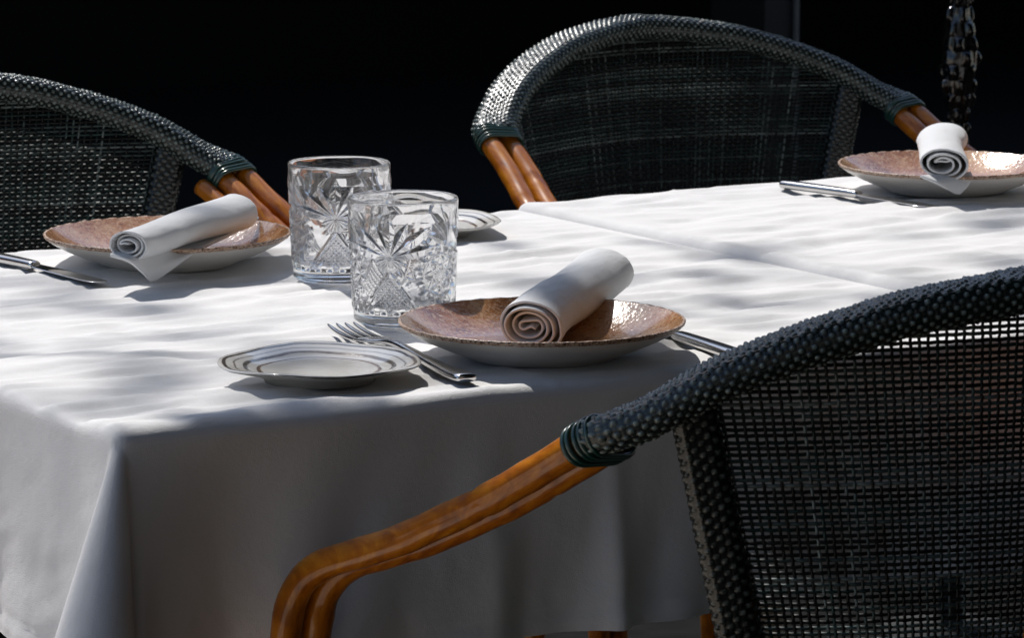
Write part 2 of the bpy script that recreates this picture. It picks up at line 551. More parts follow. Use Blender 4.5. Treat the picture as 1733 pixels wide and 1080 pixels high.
def make_cloth(name, x0, x1, y0, y1, zt, dl, dr, df, db, rl, rr, rf, seed, creases, step=.0048, seam=False, lift=None):
    """one cloth: top sheet, hanging sides (left/right/front/back drops) and flaring corners"""
    def axis(a, b, d0, d1):
        n0, n1, n = max(2, int(d0 / step)), max(2, int(d1 / step)), int((b - a) / step)
        return np.r_[np.linspace(a - d0, a, n0, endpoint=False), np.linspace(a, b, n, endpoint=False), np.linspace(b, b + d1, n1 + 1)]
    u, v = axis(x0, x1, dl, dr), axis(y0, y1, df, db)
    U, V = np.meshgrid(u, v, indexing='xy')
    ax = np.where(U < x0, x0 - U, np.where(U > x1, U - x1, 0.0)); sx = np.where(U < x0, -1.0, 1.0)
    ay = np.where(V < y0, y0 - V, np.where(V > y1, V - y1, 0.0)); sy = np.where(V < y0, -1.0, 1.0)
    bx, by = np.clip(U, x0, x1), np.clip(V, y0, y1)
    rho = np.hypot(ax, ay)
    phi = np.arctan2(ay, ax + 1e-12)                       # 0 = x side, 90 deg = y side
    rad = np.where(ax > 0, np.where(U < x0, rl, rr), rf)
    rad = np.where((ax > 0) & (ay > 0), np.minimum(rad, rf), rad)
    th = np.minimum(rho / rad, np.pi / 2)
    out_bend = rad * np.sin(th); drop_bend = rad * (1 - np.cos(th))
    rest = np.maximum(0, rho - rad * np.pi / 2)
    ox = np.where(ax > 0, np.cos(phi), 0) * sx; oy = np.where(ay > 0, np.sin(phi), 0) * sy
    # lean of the hanging part: corners flare out into a soft fold
    corner = (ax > 0) & (ay > 0)
    beta = np.zeros_like(U); tang = np.zeros_like(U)
    sp = np.sin(2 * phi)
    beta = np.where(corner, R(7) + R(29) * sp ** 1.3, beta)
    tang = np.where(corner, .17 * np.sin(4 * phi), 0)
    dx = np.where(corner, sx * .7071, 0.0); dy = np.where(corner, sy * .7071, 0.0)
    # neighbours of the corner lean gently the same way
    ex = np.minimum(np.abs(V - y0), np.abs(V - y1)); ey = np.minimum(np.abs(U - x0), np.abs(U - x1))
    left = (ax > 0) & (ay == 0); front = (ay > 0) & (ax == 0)
    lean = np.where(left, R(7) * np.exp(-(ex / .05) ** 1.2) + R(2.0), 0) + np.where(front, R(7) * np.exp(-(ey / .06) ** 1.2) + R(1.2), 0)
    beta = np.where(left | front, lean, beta)
    dx = np.where(left, sx, dx); dy = np.where(front, sy, dy)
    L = rest
    px = bx + ox * out_bend + L * (np.sin(beta) * dx) + L * tang * np.where(corner, sx * .7071, 0)
    py = by + oy * out_bend + L * (np.sin(beta) * dy) - L * tang * np.where(corner, sy * .7071, 0)
    pz = zt - drop_bend - L * np.cos(beta) * np.where(corner, 1.02, 1)
    # hanging folds
    k = np.clip(L / .2, 0, 1.3)
    wl = .012 * vnoise(V / .085, L / .5, seed + 20) + .003 * vnoise(V / .03 + .6 * L / .1, L / .2, seed + 21)
    wf = .018 * vnoise(U / .10, L / .5, seed + 22) - .030 * np.exp(-((U - x0 - .085) / .045) ** 2) + .011 * np.exp(-((U - x0 - .405) / .011) ** 2) + .007 * np.exp(-((U - x0 - .29 - .1 * L) / .018) ** 2) + .005 * vnoise(U / .035 + .8 * L / .1, L / .18, seed + 23)
    px += np.where(left, sx * k * wl, 0); py += np.where(front, sy * k * wf, 0)
    py += np.where(corner, sy * k * wf * .0, 0)
    rip = .0014 * vnoise(U / .03, V / .05, seed + 30) + .0008 * vnoise(U / .012 + V / .03, V / .02, seed + 31)
    px += np.where(left, rip * k, 0); py += np.where(front, rip * k, 0)
    # hem: a narrow stitched fold near the edge
    top = 1 - np.clip(rho / .012, 0, 1)
    w = relief(U, V, seed)
    if rr < .008: w = w * np.clip((x1 - U) / .03, 0, 1)
    if rl == .009 and dl < .1: w = w * np.clip(.25 + (U - x0) / .06, 0, 1)
    for (kind, pos) in creases:
        w = w + crease((U if kind == 'x' else V) - pos + .002 * vnoise((V if kind == 'x' else U) / .08, 0 * U, seed + 9))
    if lift is not None: w = w + lift(U, V)
    pz += w * top
    for (e, rest_len, flag, s) in ((ax, dl, left, 'x'), (ay, df, front, 'y')):
        dist = rest_len - e
        hem = np.where(flag & (dist < .014), .0011, 0) + np.where(flag & (dist > .014) & (dist < .018), -.0004, 0)
        if s == 'x': px += sx * hem
        else: py += sy * hem
    P = np.stack([px, py, pz], -1).reshape(-1, 3)
    mb = MB(); mb.add(P, grid_faces(len(v), len(u)))
    o = mb.build(name, M['cloth'])
    return o

c1 = make_cloth("tablecloth", X0, X1, Y0, Y1, ZT, .184, .05, .197, .185, .009, .006, .010, 40, [('x', .235), ('x', -.08), ('y', .05)])
tag(c1, "white linen cloth with the hanging corner and two crystal glasses on it", "tablecloth", "white tablecloths on the joined tables")
def seam_lift(U, V):
    d = U - (X1 + .016)
    return .0022 * np.exp(-(d / .016) ** 2) * (1 + .45 * vnoise(V / .035, V * 0, 91) + .3 * vnoise(V / .012, V * 0, 92)) - .0030 * np.exp(-((V + .02) / .004) ** 2) * np.exp(-(d / .012) ** 2)
c2 = make_cloth("tablecloth", X1 + .014, X1 + .88, Y0, Y1 + .004, ZT + .0045, .045, .192, .185, .185, .009, .012, .016, 70, [('x', .60), ('x', .90), ('y', .05)], lift=seam_lift)
tag(c2, "white linen cloth on the far right table, its raised edge along the seam", "tablecloth", "white tablecloths on the joined tables")

# ------------------------------------------------------------------ chairs
A_, B_, PW = .284, .136, 2 / 1.44
_th = np.radians([0, 16, 32, 47, 60, 72, 82, 90])
_zt = np.array([.8698, .866, .8555, .8345, .8117, .786, .7765, .7715])
def plan(t, a, b):
    """rounded-point plan curve of the chair back"""
    t = np.asarray(t, float); x = y = 0
    for k in (-.08, -.04, 0, .04, .08):
        q = t + k * np.clip((R(84) - np.abs(t)) / .3, 0, 1)
        x = x + a * np.sign(np.sin(q)) * np.abs(np.sin(q)) ** PW / 5
        y = y - b * np.abs(np.cos(q)) ** PW / 5
    return x, y
def rail_z(t): return np.interp(np.abs(t), _th, _zt)
def rail_pt(t):
    t = np.asarray(t, float)
    z = np.zeros_like(t)
    for k in (-.06, -.03, 0, .03, .06): z += rail_z(t + k) / 5
    x, y = plan(t, A_, B_)
    return np.stack([x, y, z], -1)

def pal(n, seed, bright=1.0):
    """strand colours: charcoal with some grey and some bottle green"""
    r = np.random.default_rng(seed)
    base = np.array([[.007, .008, .008], [.012, .014, .014], [.008, .022, .020], [.016, .036, .034], [.055, .080, .078], [.14, .172, .168]])
    k = r.choice(len(base), n, p=[.28, .22, .14, .12, .17, .07])
    return base[k] * .62 * bright * r.uniform(.8, 1.2, (n, 1))

ZS = .445
def shell(phi, z):
    zr = rail_pt(phi)[..., 2] - .004
    k = np.clip((z - ZS) / (zr - ZS), 0, 1)
    x1, y1 = plan(phi, 1.0, 1.0)
    a = .176 + (A_ - .176) * k; b = .104 + (B_ - .104) * k
    e = 1e-3
    xa, ya = plan(phi + e, 1.0, 1.0)
    tx, ty = (xa - x1) * a, (ya - y1) * b
    n = np.stack([ty, -tx, 0 * phi], -1)
    n /= np.linalg.norm(n, axis=-1, keepdims=True) + 1e-12
    return np.stack([a * x1, b * y1, np.minimum(z, zr)], -1), n, (z <= zr)

def ribbon_strands(mb, P, N, T, W, valid, col, half_w, half_t):
    """P,N,W (S,K,3) strands; valid (S,K)"""
    Sn, K = P.shape[:2]
    sec = [(+half_w, 0), (0, half_t), (-half_w, 0), (0, -half_t)]
    v = np.stack([P + W * a + N * b for a, b in sec], 2)           # S,K,4,3
    idx = np.arange(Sn * K * 4).reshape(Sn, K, 4)
    ok = valid[:, :-1] & valid[:, 1:]
    f = []
    for c in range(4):
        c2 = (c + 1) % 4
        q = np.stack([idx[:, :-1, c], idx[:, :-1, c2], idx[:, 1:, c2], idx[:, 1:, c]], -1)
        f.append(q[ok])
    f = np.concatenate(f)
    used = np.unique(f)
    remap = -np.ones(Sn * K * 4, int); remap[used] = np.arange(len(used))
    mel = 1 + .75 * vnoise(np.arange(K)[None] / 5.0 + 17 * np.arange(Sn)[:, None] + 3, np.arange(Sn)[:, None] * 3.7 + 0 * np.arange(K)[None], 55)
    cc = np.repeat((col[:, None] * np.clip(mel, .25, 2)[..., None]).reshape(-1, 3), 4, axis=0)
    mb.add(v.reshape(-1, 3)[used], remap[f], cc[used])

def make_weave(parent, tone):
    PH = R(62)
    ph = np.linspace(-PH, PH, 2000)
    px_, py_ = plan(ph, .245, .122)
    arc = np.r_[0, np.cumsum(np.hypot(np.diff(px_), np.diff(py_)))]
    nc = int(arc[-1] / .0054)
    phi_c = np.interp((np.arange(nc) + .5) / nc * arc[-1], arc, ph)
    pz = .0043
    nr = int((.875 - ZS) / pz)
    z_r = ZS + (np.arange(nr) + .5) * pz
    amp = .0008
    mb = MB()
    r = np.random.default_rng(3)
    # upright strands, two samples per crossing
    zz = ZS + np.arange(2 * nr + 1) * pz / 2
    Ph, Z = np.meshgrid(phi_c, zz, indexing='ij')
    P, N, ok = shell(Ph, Z)
    j = np.arange(2 * nr + 1)
    wob = np.where(j % 2 == 1, np.where(((j - 1) // 2) % 2 == 0, 1.0, -1.0), 0.0)
    sg = np.where(np.arange(nc) % 2 == 0, 1.0, -1.0)
    P = P + N * (amp * sg[:, None] * wob[None])[..., None]
    tv = np.stack([-N[..., 1], N[..., 0], 0 * N[..., 0]], -1)
    P = P + tv * (r.normal(0, .00022, (nc, 1)) + .00012 * r.normal(0, 1, Ph.shape))[..., None]
    ribbon_strands(mb, P, N, None, tv, ok, pal(nc, 5, tone), .00115, .0006)
    # crosswise strands
    idx = np.arange(2 * nc + 1)
    ph2 = np.interp(idx / 2 / nc * arc[-1], arc, ph)
    Z, Ph = np.meshgrid(z_r, ph2, indexing='ij')
    P, N, ok = shell(Ph, Z)
    wob = np.where(idx % 2 == 1, np.where(((idx - 1) // 2) % 2 == 0, -1.0, 1.0), 0.0)
    sg = np.where(np.arange(nr) % 2 == 0, 1.0, -1.0)
    P = P + N * (amp * sg[:, None] * wob[None])[..., None]
    up = np.zeros_like(P); up[..., 2] = 1
    P = P + up * (r.normal(0, .00018, (nr, 1)) + .0001 * r.normal(0, 1, Ph.shape))[..., None]
    ribbon_strands(mb, P, N, None, up, ok, pal(nr, 6, tone), .0013, .0006)
    return mb.build("woven_back", M['strand'], parent, kind="stuff")

def bumpy_wrap(p, out, hw, rr, pitch_s, ncirc, amp, seed, tint=1.0):
    """woven sleeve round a bar: stadium section with staggered strand bumps"""
    s = np.r_[0, np.cumsum(np.linalg.norm(np.diff(p, axis=0), axis=1))]
    ns = int(s[-1] / pitch_s)
    SB = 4
    u = np.linspace(0, s[-1], SB * ns + 1)
    q = np.stack([np.interp(u, s, p[:, k]) for k in range(3)], -1)
    o = np.stack([np.interp(u, s, out[:, k]) for k in range(3)], -1)
    M2 = SB * ncirc
    sec0 = stadium(hw, rr, M2); sec1 = stadium(hw, rr + amp, M2)
    t = np.gradient(q, axis=0); t /= np.linalg.norm(t, axis=1)[:, None]
    o = o - t * (o * t).sum(1)[:, None]; o /= np.linalg.norm(o, axis=1)[:, None]
    up = np.cross(o, t); up[up[:, 2] < 0] *= -1
    I, J = np.meshgrid(np.arange(SB * ns + 1), np.arange(M2), indexing='ij')
    ci, cj = I // SB, J // SB
    rr_ = np.random.default_rng(seed)
    jit = rr_.uniform(.55, 1.3, (ns + 1, ncirc))[ci, cj]
    fu, fv = np.sin(np.pi * (I % SB) / SB), np.sin(np.pi * (J % SB) / SB)
    even = (ci + cj) % 2 == 0
    h = np.where(even, (fu * fv) ** .6, .22 * fu * fv) * jit
    sec = sec0[None] * (1 - h[..., None]) + sec1[None] * h[..., None]
    v = q[:, None] + sec[..., :1] * o[:, None] + sec[..., 1:] * up[:, None]
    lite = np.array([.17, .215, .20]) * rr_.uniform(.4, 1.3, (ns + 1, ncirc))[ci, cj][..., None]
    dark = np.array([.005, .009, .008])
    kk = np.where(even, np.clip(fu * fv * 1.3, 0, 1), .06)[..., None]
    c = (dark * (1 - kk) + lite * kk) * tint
    v = v + rr_.normal(0, .00010, v.shape)
    return v.reshape(-1, 3), grid_faces(SB * ns + 1, M2, wrap_c=True), c.reshape(-1, 3)

ARM = [(.2690, -.022, .7790), (.2775, -.010, .7750), (.2840, .006, .7670), (.291, .056, .7390), (.301, .102, .7130), (.313, .152, .6880), (.322, .185, .6720), (.334, .225, .6560), (.343, .250, .6460), (.350, .269, .6330), (.355, .281, .6140), (.357, .287, .590), (.357, .291, .56), (.354, .296, .50), (.340, .300, .25), (.330, .306, .002)]
def make_chair(label, loc, rz, tone, sleeve):
    t = thing("bistro_chair", label, "chair", loc, rz, "woven bistro chairs around the tables")
    make_weave(t, tone)
    # top rail: two canes bound together under a woven sleeve
    th = np.linspace(-R(89.5), R(89.5), 260)
    p = rail_pt(th)
    tg = np.gradient(p, axis=0)
    nrm = np.stack([tg[:, 1], -tg[:, 0], 0 * th], -1); nrm /= np.linalg.norm(nrm, axis=1)[:, None]
    v, f, c = bumpy_wrap(p, nrm, .0118, .0122, .0042, 32, .0016, 21, sleeve)
    mb = MB(); mb.add(v, f, c); mb.build("rail_wrap", M['darkwrap'], t)
    for sgn in (-1, 1):
        # binding cord: five separate turns at each end of the sleeve
        cord = None
        for k in range(5):
            a = np.array([R(83.5 + k * 2.05)])
            q = smooth_path([ARM[0], ARM[1], ARM[2], ARM[3]], 60)
            cpt = q[int(15 + k * 2.9)]
            tq = np.gradient(q, axis=0)[int(15 + k * 2.9)]; tq = tq / np.linalg.norm(tq)
            side = np.array([1.0, 0, 0]); side -= tq * (side @ tq); side /= np.linalg.norm(side)
            upv = np.cross(side, tq); upv = upv if upv[2] > 0 else -upv
            st = stadium(.0120, .0131 + .0002 * (k % 2), 36)
            loop = cpt + st[:, :1] * side + st[:, 1:] * upv + tq * (.0008 * math.sin(k * 2.3))
            loop[:, 0] *= sgn
            cl = np.roll(loop, -1, 0) - np.roll(loop, 1, 0); cl /= np.linalg.norm(cl, axis=1)[:, None]
            ctr = loop.mean(0); rad = loop - ctr; rad -= cl * (rad * cl).sum(1)[:, None]; rad /= np.linalg.norm(rad, axis=1)[:, None]
            b2 = np.cross(cl, rad)
            sc = circle(.0021, 8)
            vv = loop[:, None] + sc[None, :, :1] * rad[:, None] + sc[None, :, 1:] * b2[:, None]
            mb = MB(); mb.add(vv.reshape(-1, 3), grid_faces(36, 8, True, True)); mb.build("binding_cord", M['cord'], t)
        # twin arm canes that run down into the front legs
        path = smooth_path(ARM, 150)
        for off in (-1, 1):
            pp = path.copy()
            gap = np.interp(np.arange(150), [0, 25, 60, 90, 150], [.0118, .0135, .0120, .0112, .0110])
            pp[:, 0] += off * gap
            pp[:, 2] += np.where(off < 0, -.002, 0)
            pp[:5] = pp[5] + (pp[:5] - pp[5]) * .15
            pp[:, 0] *= sgn
            hint = np.tile([1.0, 0, 0], (150, 1))
            rad = .0112 * (1 + .02 * np.sin(np.arange(150) * .9 + off))
            # growth nodes of the cane
            for kn in (20 + off * 3,): rad *= 1 - .10 * np.exp(-((np.arange(150) - kn) / .7) ** 2)
            for kn in (62 + off * 5, 118): rad *= 1 + .08 * np.exp(-((np.arange(150) - kn) / 1.2) ** 2)
            mb = MB(); add_sweep(mb, pp, circle(1.0, 18), hint=hint, scale=rad)
            mb.build("arm_pole", M['cane'], t)
        # side post, wrapped in the same weave
        z = np.linspace(.42, .803, 90)
        ps, n, ok = shell(np.full(90, R(64) * sgn), z)
        ps = np.stack([ps[:, 0], ps[:, 1], z], -1)
        ps[:, :2] += n[:, :2] * -.002
        n2 = np.stack([-n[:, 1], n[:, 0], 0 * n[:, 0]], -1)
        v, f, c = bumpy_wrap(ps, n2, .006, .0100, .0042, 18, .0012, 31, .3 * sleeve)
        mb = MB(); mb.add(v, f, c); mb.build("side_post", M['darkwrap'], t)
        # rear leg: cane from the middle of the back splaying down
        rl = smooth_path([(.030, -.146, .665), (.036, -.144, .63), (.045, -.140, .58), (.066, -.135, .48), (.10, -.135, .30), (.155, -.185, .002)], 80)
        rl[:, 0] *= sgn
        mb = MB(); add_sweep(mb, rl, circle(.0110, 16), hint=(1, 0, 0)); mb.build("rear_leg", M['cane'], t)
    # seat: rounded slab covered in weave, open at the back curve
    a = np.linspace(-R(90), R(90), 40)
    bx_, by_ = plan(a, .184, .112)
    back = np.stack([bx_, by_], -1)
    fr = smooth_path([(.184, .0), (.225, .12), (.245, .25), (.23, .315), (.12, .335), (0, .338), (-.12, .335), (-.23, .315), (-.245, .25), (-.225, .12), (-.184, .0)], 60)[1:-1]
    ol = np.vstack([back, fr])
    rings = []
    for sc, z in ((.0, .448), (.5, .446), (.9, .448), (.975, .446), (1.0, .436), (1.0, .405), (.975, .395), (.0, .395)):
        ctr = np.array([0, .12]); rings.append(np.c_[ctr + (ol - ctr) * max(sc, .002), np.full(len(ol), z)])
    mb = MB(); v = np.concatenate(rings); mb.add(v, grid_faces(len(rings), len(ol), wrap_c=True), np.array([.02, .026, .025]))
    mb.build("seat", M['darkwrap'], t)
    return t

def copy_tree(root, label, loc, rz):
    r = root.copy(); COL.objects.link(r)
    r["label"] = label; r.location = loc; r.rotation_euler = (0, 0, rz)
    for ch in list(root.children):
        c = ch.copy(); COL.objects.link(c); c.parent = r
        for gch in list(ch.children):
            d = gch.copy(); COL.objects.link(d); d.parent = c
    return r

chair = make_chair("woven chair seen from behind, nearest the camera, with one long cane arm", (.028, -.786, 0), -.0168, 1.2, 1.0)
left_chair = copy_tree(chair, "woven chair half cut by the left edge, behind the plate with the tailed napkin", (-.089, .570, 0), math.pi + .0836)
copy_tree(chair, "woven chair with a full rounded back, behind the seam of the two tables", (.865, .712, 0), math.pi + .0272)
br = smooth_path(ARM, 150)[4:112]
br[:, 0] -= .0310; br[:, 2] -= np.interp(np.arange(108), [0, 20], [.013, .007])
br[:, 0] *= -1
mb = MB(); add_sweep(mb, br, circle(.0092, 14), hint=(1, 0, 0)); mb.build("arm_brace", M['cane'], left_chair)

# ------------------------------------------------------------------ crockery
def plate_wob(seed, amp):
    r = np.random.default_rng(seed); ph = r.uniform(0, 6.28, 5)
    return lambda a, rr: 1 + amp * (np.sin(2 * a + ph[0]) * .8 + np.sin(3 * a + ph[1]) * .5 + np.sin(5 * a + ph[2]) * .35)

def dinner_plate(label, x, y, z, rz, rad=.1115, seed=1):
    t = thing("dinner_plate", label, "plate", (x, y, z), rz, "copper glazed dinner plates")
    k = rad / .1115
    wob = plate_wob(seed, .004)
    under = [(.0005, .0035), (.050, .0030), (.0545, .0005), (.0580, .0), (.0610, .0012), (.066, .0040), (.078, .0085), (.092, .0148), (.103, .0205), (.1095, .0250)]
    mb = MB(); v, f = lathe([(r * k, h) for r, h in under], 128, wob); mb.add(v, f); mb.build("dish", M['dish'], t)
    rim = [(.1095, .0250), (.1112, .0268), (.1115, .0280), (.1108, .0288), (.1092, .0286)]
    mb = MB(); v, f = lathe([(r * k, h) for r, h in rim], 160, wob)
    v[:, 2] += .0003 * np.sin(np.arange(len(v)) * 1.7); mb.add(v, f); mb.build("rim", M['rim'], t)
    inner = [(.1092, .0286), (.1055, .0262), (.098, .0215), (.088, .0158), (.078, .0112), (.068, .0082), (.055, .0068), (.035, .0062), (.015, .0060), (.0005, .0060)]
    mb = MB(); v, f = lathe([(r * k, h) for r, h in inner], 128, wob); mb.add(v, f); mb.build("glaze", M['glaze'], t)
    return t
ZC = ZT + .0012
dinner_plate("copper brown plate nearest the camera, holding the spirally rolled napkin", -.030, -.350, ZC, .4, .1115, 1)
dinner_plate("copper brown plate left of the glasses, under the napkin with a hanging tail", -.056, .238, ZC, 2.0, .1115, 2)
dinner_plate("copper brown plate at the far right edge, under the end-on napkin", .838, .243, ZC + .0045, 3.7, .1115, 3)

def side_plate(label, x, y, z, rz, rad, seed, amp=.02):
    t = thing("side_plate", label, "plate", (x, y, z), rz, "small ringed side plates")
    r = np.random.default_rng(seed); ph = r.uniform(0, 6.28, 6)
    def wob(a, rr):
        e = np.clip(rr / rad, 0, 1) ** 3
        return 1 + e * amp * (np.sin(3 * a + ph[0]) + .6 * np.sin(5 * a + ph[1]) + .4 * np.sin(8 * a + ph[2]))
    def lift(v):
        a = np.arctan2(v[:, 1], v[:, 0]); e = np.clip(np.hypot(v[:, 0], v[:, 1]) / rad, 0, 1.1) ** 3
        v[:, 2] += e * .0010 * (np.sin(2 * a + ph[3]) + .7 * np.sin(5 * a + ph[4])); return v
    k = rad / .069
    under = [(.0005, .003), (.030, .0028), (.034, .0), (.0375, .0), (.0385, .0035), (.048, .0075), (.060, .0110), (.0672, .0132)]
    mb = MB(); v, f = lathe([(q * k, h) for q, h in under], 120, wob); mb.add(lift(v), f); mb.build("dish", M['swirl_under'], t)
    inner = [(.0672, .0132), (.0690, .0146), (.0686, .0154), (.0662, .0151), (.0610, .0139), (.056, .0127), (.052, .0116), (.048, .0098), (.0455, .0090), (.040, .0087), (.02, .0085), (.0005, .0085)]
    mb = MB(); v, f = lathe([(q * k, h) for q, h in inner], 120, wob); v = lift(v)
    rr = np.hypot(v[:, 0], v[:, 1]); v[:, 2] += .0004 * np.sin(rr / .0052 * 6.28) * (rr > .03)
    mb.add(v, f); mb.build("glaze", M['swirl'], t)
    return t
M['swirl_under'] = simple("grey_white_stoneware", (.50, .47, .43), .4, var=.15, vscale=40)
side_plate("small wavy edged plate with grey rings, on the near edge by the fork", -.229, -.352, ZC, 1.0, .0765, 5, .0040)
side_plate("small ringed plate half hidden behind the two glasses", .236, .268, ZC, 2.4, .0690, 8, .005)

# ------------------------------------------------------------------ cut crystal tumblers
def make_glass_mesh():
    H, RT, RB = .103, .0452, .0410
    nu, nv = 900, 270
    a = np.linspace(0, 2 * np.pi, nu, endpoint=False)
    v = np.linspace(0.0025, H - .0022, nv)
    Aa, V = np.meshgrid(a, v, indexing='xy')
    Rm = .0435
    per = 2 * np.pi / 3
    s = (((Aa + per / 2) % per) - per / 2) * Rm             # hobstar at s = 0
    half = per / 2 * Rm
    sf = np.where(s > 0, s - half, s + half)                # fan at sf = 0
    D = np.zeros_like(V)
    def groove(dist, w, d): return d * np.clip(1 - np.abs(dist) / w, 0, 1)
    # hobstar: eight pointed star of cuts inside a ring
    hv = .043; q = np.hypot(s, V - hv); al = np.arctan2(V - hv, s)
    rs = .0165
    star = np.zeros_like(V)
    for k in range(8):
        ak = k * np.pi / 4 + np.pi / 8
        dist = (s * np.cos(ak) + (V - hv) * np.sin(ak)) - rs * np.cos(3 * np.pi / 8)
        star = np.maximum(star, groove(dist, .0017, .0012))
    star = np.maximum(star, groove(((al / (np.pi / 8) + .5) % 1 - .5) * q * np.pi / 8, .0016, .0011) * (q < .0065))
    D = np.where(q < rs, np.maximum(D, star), D)
    D = np.maximum(D, groove(q - rs, .0016, .0013))
    # radiating cuts round the hobstar
    rad = groove((((al + np.pi / 16) / (np.pi / 8) + .5) % 1 - .5) * q * np.pi / 8, .0030, .0017) * np.clip((q - rs) / .002, 0, 1) * np.clip((.026 - q) / .006, 0, 1)
    D = np.maximum(D, rad)
    # fan of long lens shaped petals
    fv = .058; fq = np.hypot(sf, V - fv); fa = np.arctan2(sf, V - fv)
    for k, (ang, Ln, w) in enumerate([(-78, .040, .0044), (-54, .040, .0052), (-28, .030, .0046), (0, .033, .0052), (28, .030, .0046), (54, .040, .0052), (78, .040, .0044)]):
        ar = R(ang)
        along = sf * math.sin(ar) + (V - fv) * math.cos(ar); perp = sf * math.cos(ar) - (V - fv) * math.sin(ar)
        ww = w * np.sin(np.pi * np.clip((along - .002) / Ln, 0, 1)) ** .8 + 1e-6
        D = np.maximum(D, groove(perp, ww, 2.3e-3) * (along > .002) * (along < Ln + .002))
    for k in range(9):                                       # short petals below
        ar = R(110 + k * 17.5)
        along = sf * math.sin(ar) + (V - fv) * math.cos(ar); perp = sf * math.cos(ar) - (V - fv) * math.sin(ar)
        ww = .0018 * np.sin(np.pi * np.clip((along - .001) / .012, 0, 1)) + 1e-6
        D = np.maximum(D, groove(perp, ww, 1.2e-3) * (along > .001) * (along < .013))
    # mitre cuts that frame the diamonds
    for sg in (-1, 1):
        D = np.maximum(D, groove((np.abs(sf) * .80 - (.046 - V) * .60 * 1.0) * sg, .0020, .0016) * (V < .046) * (V > .013))
        D = np.maximum(D, groove((np.abs(sf) - .020) * .74 + (V - .013) * .67 - .0, .0022, .0018) * (V < .040) * (V > .013))
    # cross hatched diamonds
    dm = np.abs(sf) / .0150 + np.abs(V - .027) / .0155 < 1
    h1 = np.abs((((sf + V) / .0044) % 1) - .5) * 2; h2 = np.abs((((sf - V) / .0044) % 1) - .5) * 2
    D = np.where(dm, np.maximum(D * .5, .0012 * (1 - np.minimum(h1, h2))), D)
    # flutes above the foot
    fl = groove(((Aa / (2 * np.pi / 24)) % 1 - .5) * Rm * 2 * np.pi / 24, .0040, .0014) * np.clip((.0195 - V) / .004, 0, 1) * np.clip((V - .0105) / .003, 0, 1)
    D = np.maximum(D, fl)
    fade = np.clip((.0945 - V) / .004, 0, 1) * np.clip((V - .010) / .002, 0, 1)
    D = D * fade * 1.35
    belly = .0010 * np.clip((V - .010) / .004, 0, 1) * np.clip((.094 - V) / .008, 0, 1)
    RR = RB + (RT - RB) * (V / H) + belly - D
    out = np.stack([RR * np.cos(Aa), RR * np.sin(Aa), V], -1).reshape(-1, 3)
    mb = MB(); mb.add(out, grid_faces(nv, nu, wrap_c=True))
    # rim and inside wall and foot continue the same surface
    def rings(prof, ripple=0):
        p = np.array(prof)
        rr = p[:, :1] * np.ones(nu)
        if ripple:
            rr = rr + ripple * (np.sin(3 * a[None] + p[:, 1:] * 90) + .6 * np.sin(7 * a[None] - p[:, 1:] * 160)) * (p[:, :1] > .01)
        return np.stack([rr * np.cos(a), rr * np.sin(a), p[:, 1:] * np.ones(nu)], -1).reshape(-1, 3)
    top = RB + (RT - RB) * ((H - .0022) / H)
    inn = [(top - .0002, H - .0012), (top - .0006, H - .0004), (top - .0011, H), (top - .0017, H - .0004), (top - .0021, H - .0014)]
    for z in np.linspace(H - .006, .022, 26):
        inn.append((RB + (RT - RB) * (z / H) - .0030 - .0016 * (1 - z / H), z))
    r0 = inn[-1][0]
    inn += [(r0 - .0012, .0185), (r0 - .0042, .0160), (r0 - .010, .0148), (.016, .0142), (.0005, .0140)]
    v2 = rings(inn, .00030)
    base = (nv - 1) * nu
    allv = np.vstack([out, v2]); k = np.arange(nu); k2 = (k + 1) % nu
    f2 = grid_faces(len(inn), nu, wrap_c=True) + len(out)
    bridge = np.stack([base + k, base + k2, len(out) + k2, len(out) + k], -1)
    foot = [(RB - .0006, .0010), (RB - .0022, .0), (RB - .008, .0), (RB - .011, .0012), (.012, .0016), (.0005, .0016)]
    v3 = rings(foot); n3 = len(allv)
    f3 = grid_faces(len(foot), nu, wrap_c=True)[:, ::-1] + n3
    bridge3 = np.stack([n3 + k, n3 + k2, k2, k], -1)
    mb = MB(); mb.add(np.vstack([allv, v3]), np.concatenate([grid_faces(nv, nu, wrap_c=True), f2, bridge, f3, bridge3]))
    return mb.mesh("tumbler", M['glass'])
gm = make_glass_mesh()
GZ = ZT + .0012
def glass(label, x, y, rz):
    o = bpy.data.objects.new("crystal_tumbler", gm); COL.objects.link(o)
    o.location = (x, y, GZ); o.rotation_euler = (0, 0, rz)
    tag(o, label, "glass", "cut crystal tumblers")
# hobstar faces the camera's right, fan to its left (camera lies towards -122 deg from the glasses)
glass("cut crystal tumbler standing nearer the camera, beside the front plate", -.037, -.150, R(-122 + 46))
glass("cut crystal tumbler standing behind the other, beside the left plate", .034, .082, R(-122 + 58))

# ------------------------------------------------------------------ napkins
def sheet_section(path, th):
    """closed outline (2M,2) of a folded sheet following a 2D path"""
    p = np.asarray(path); t = np.gradient(p, axis=0); t /= np.linalg.norm(t, axis=1)[:, None]
    n = np.stack([-t[:, 1], t[:, 0]], -1)
    e = np.ones(len(p)); e[0] = e[-1] = .35; e[1] = e[-2] = .8
    return np.vstack([p + n * th / 2 * e[:, None], (p - n * th / 2 * e[:, None])[::-1]])

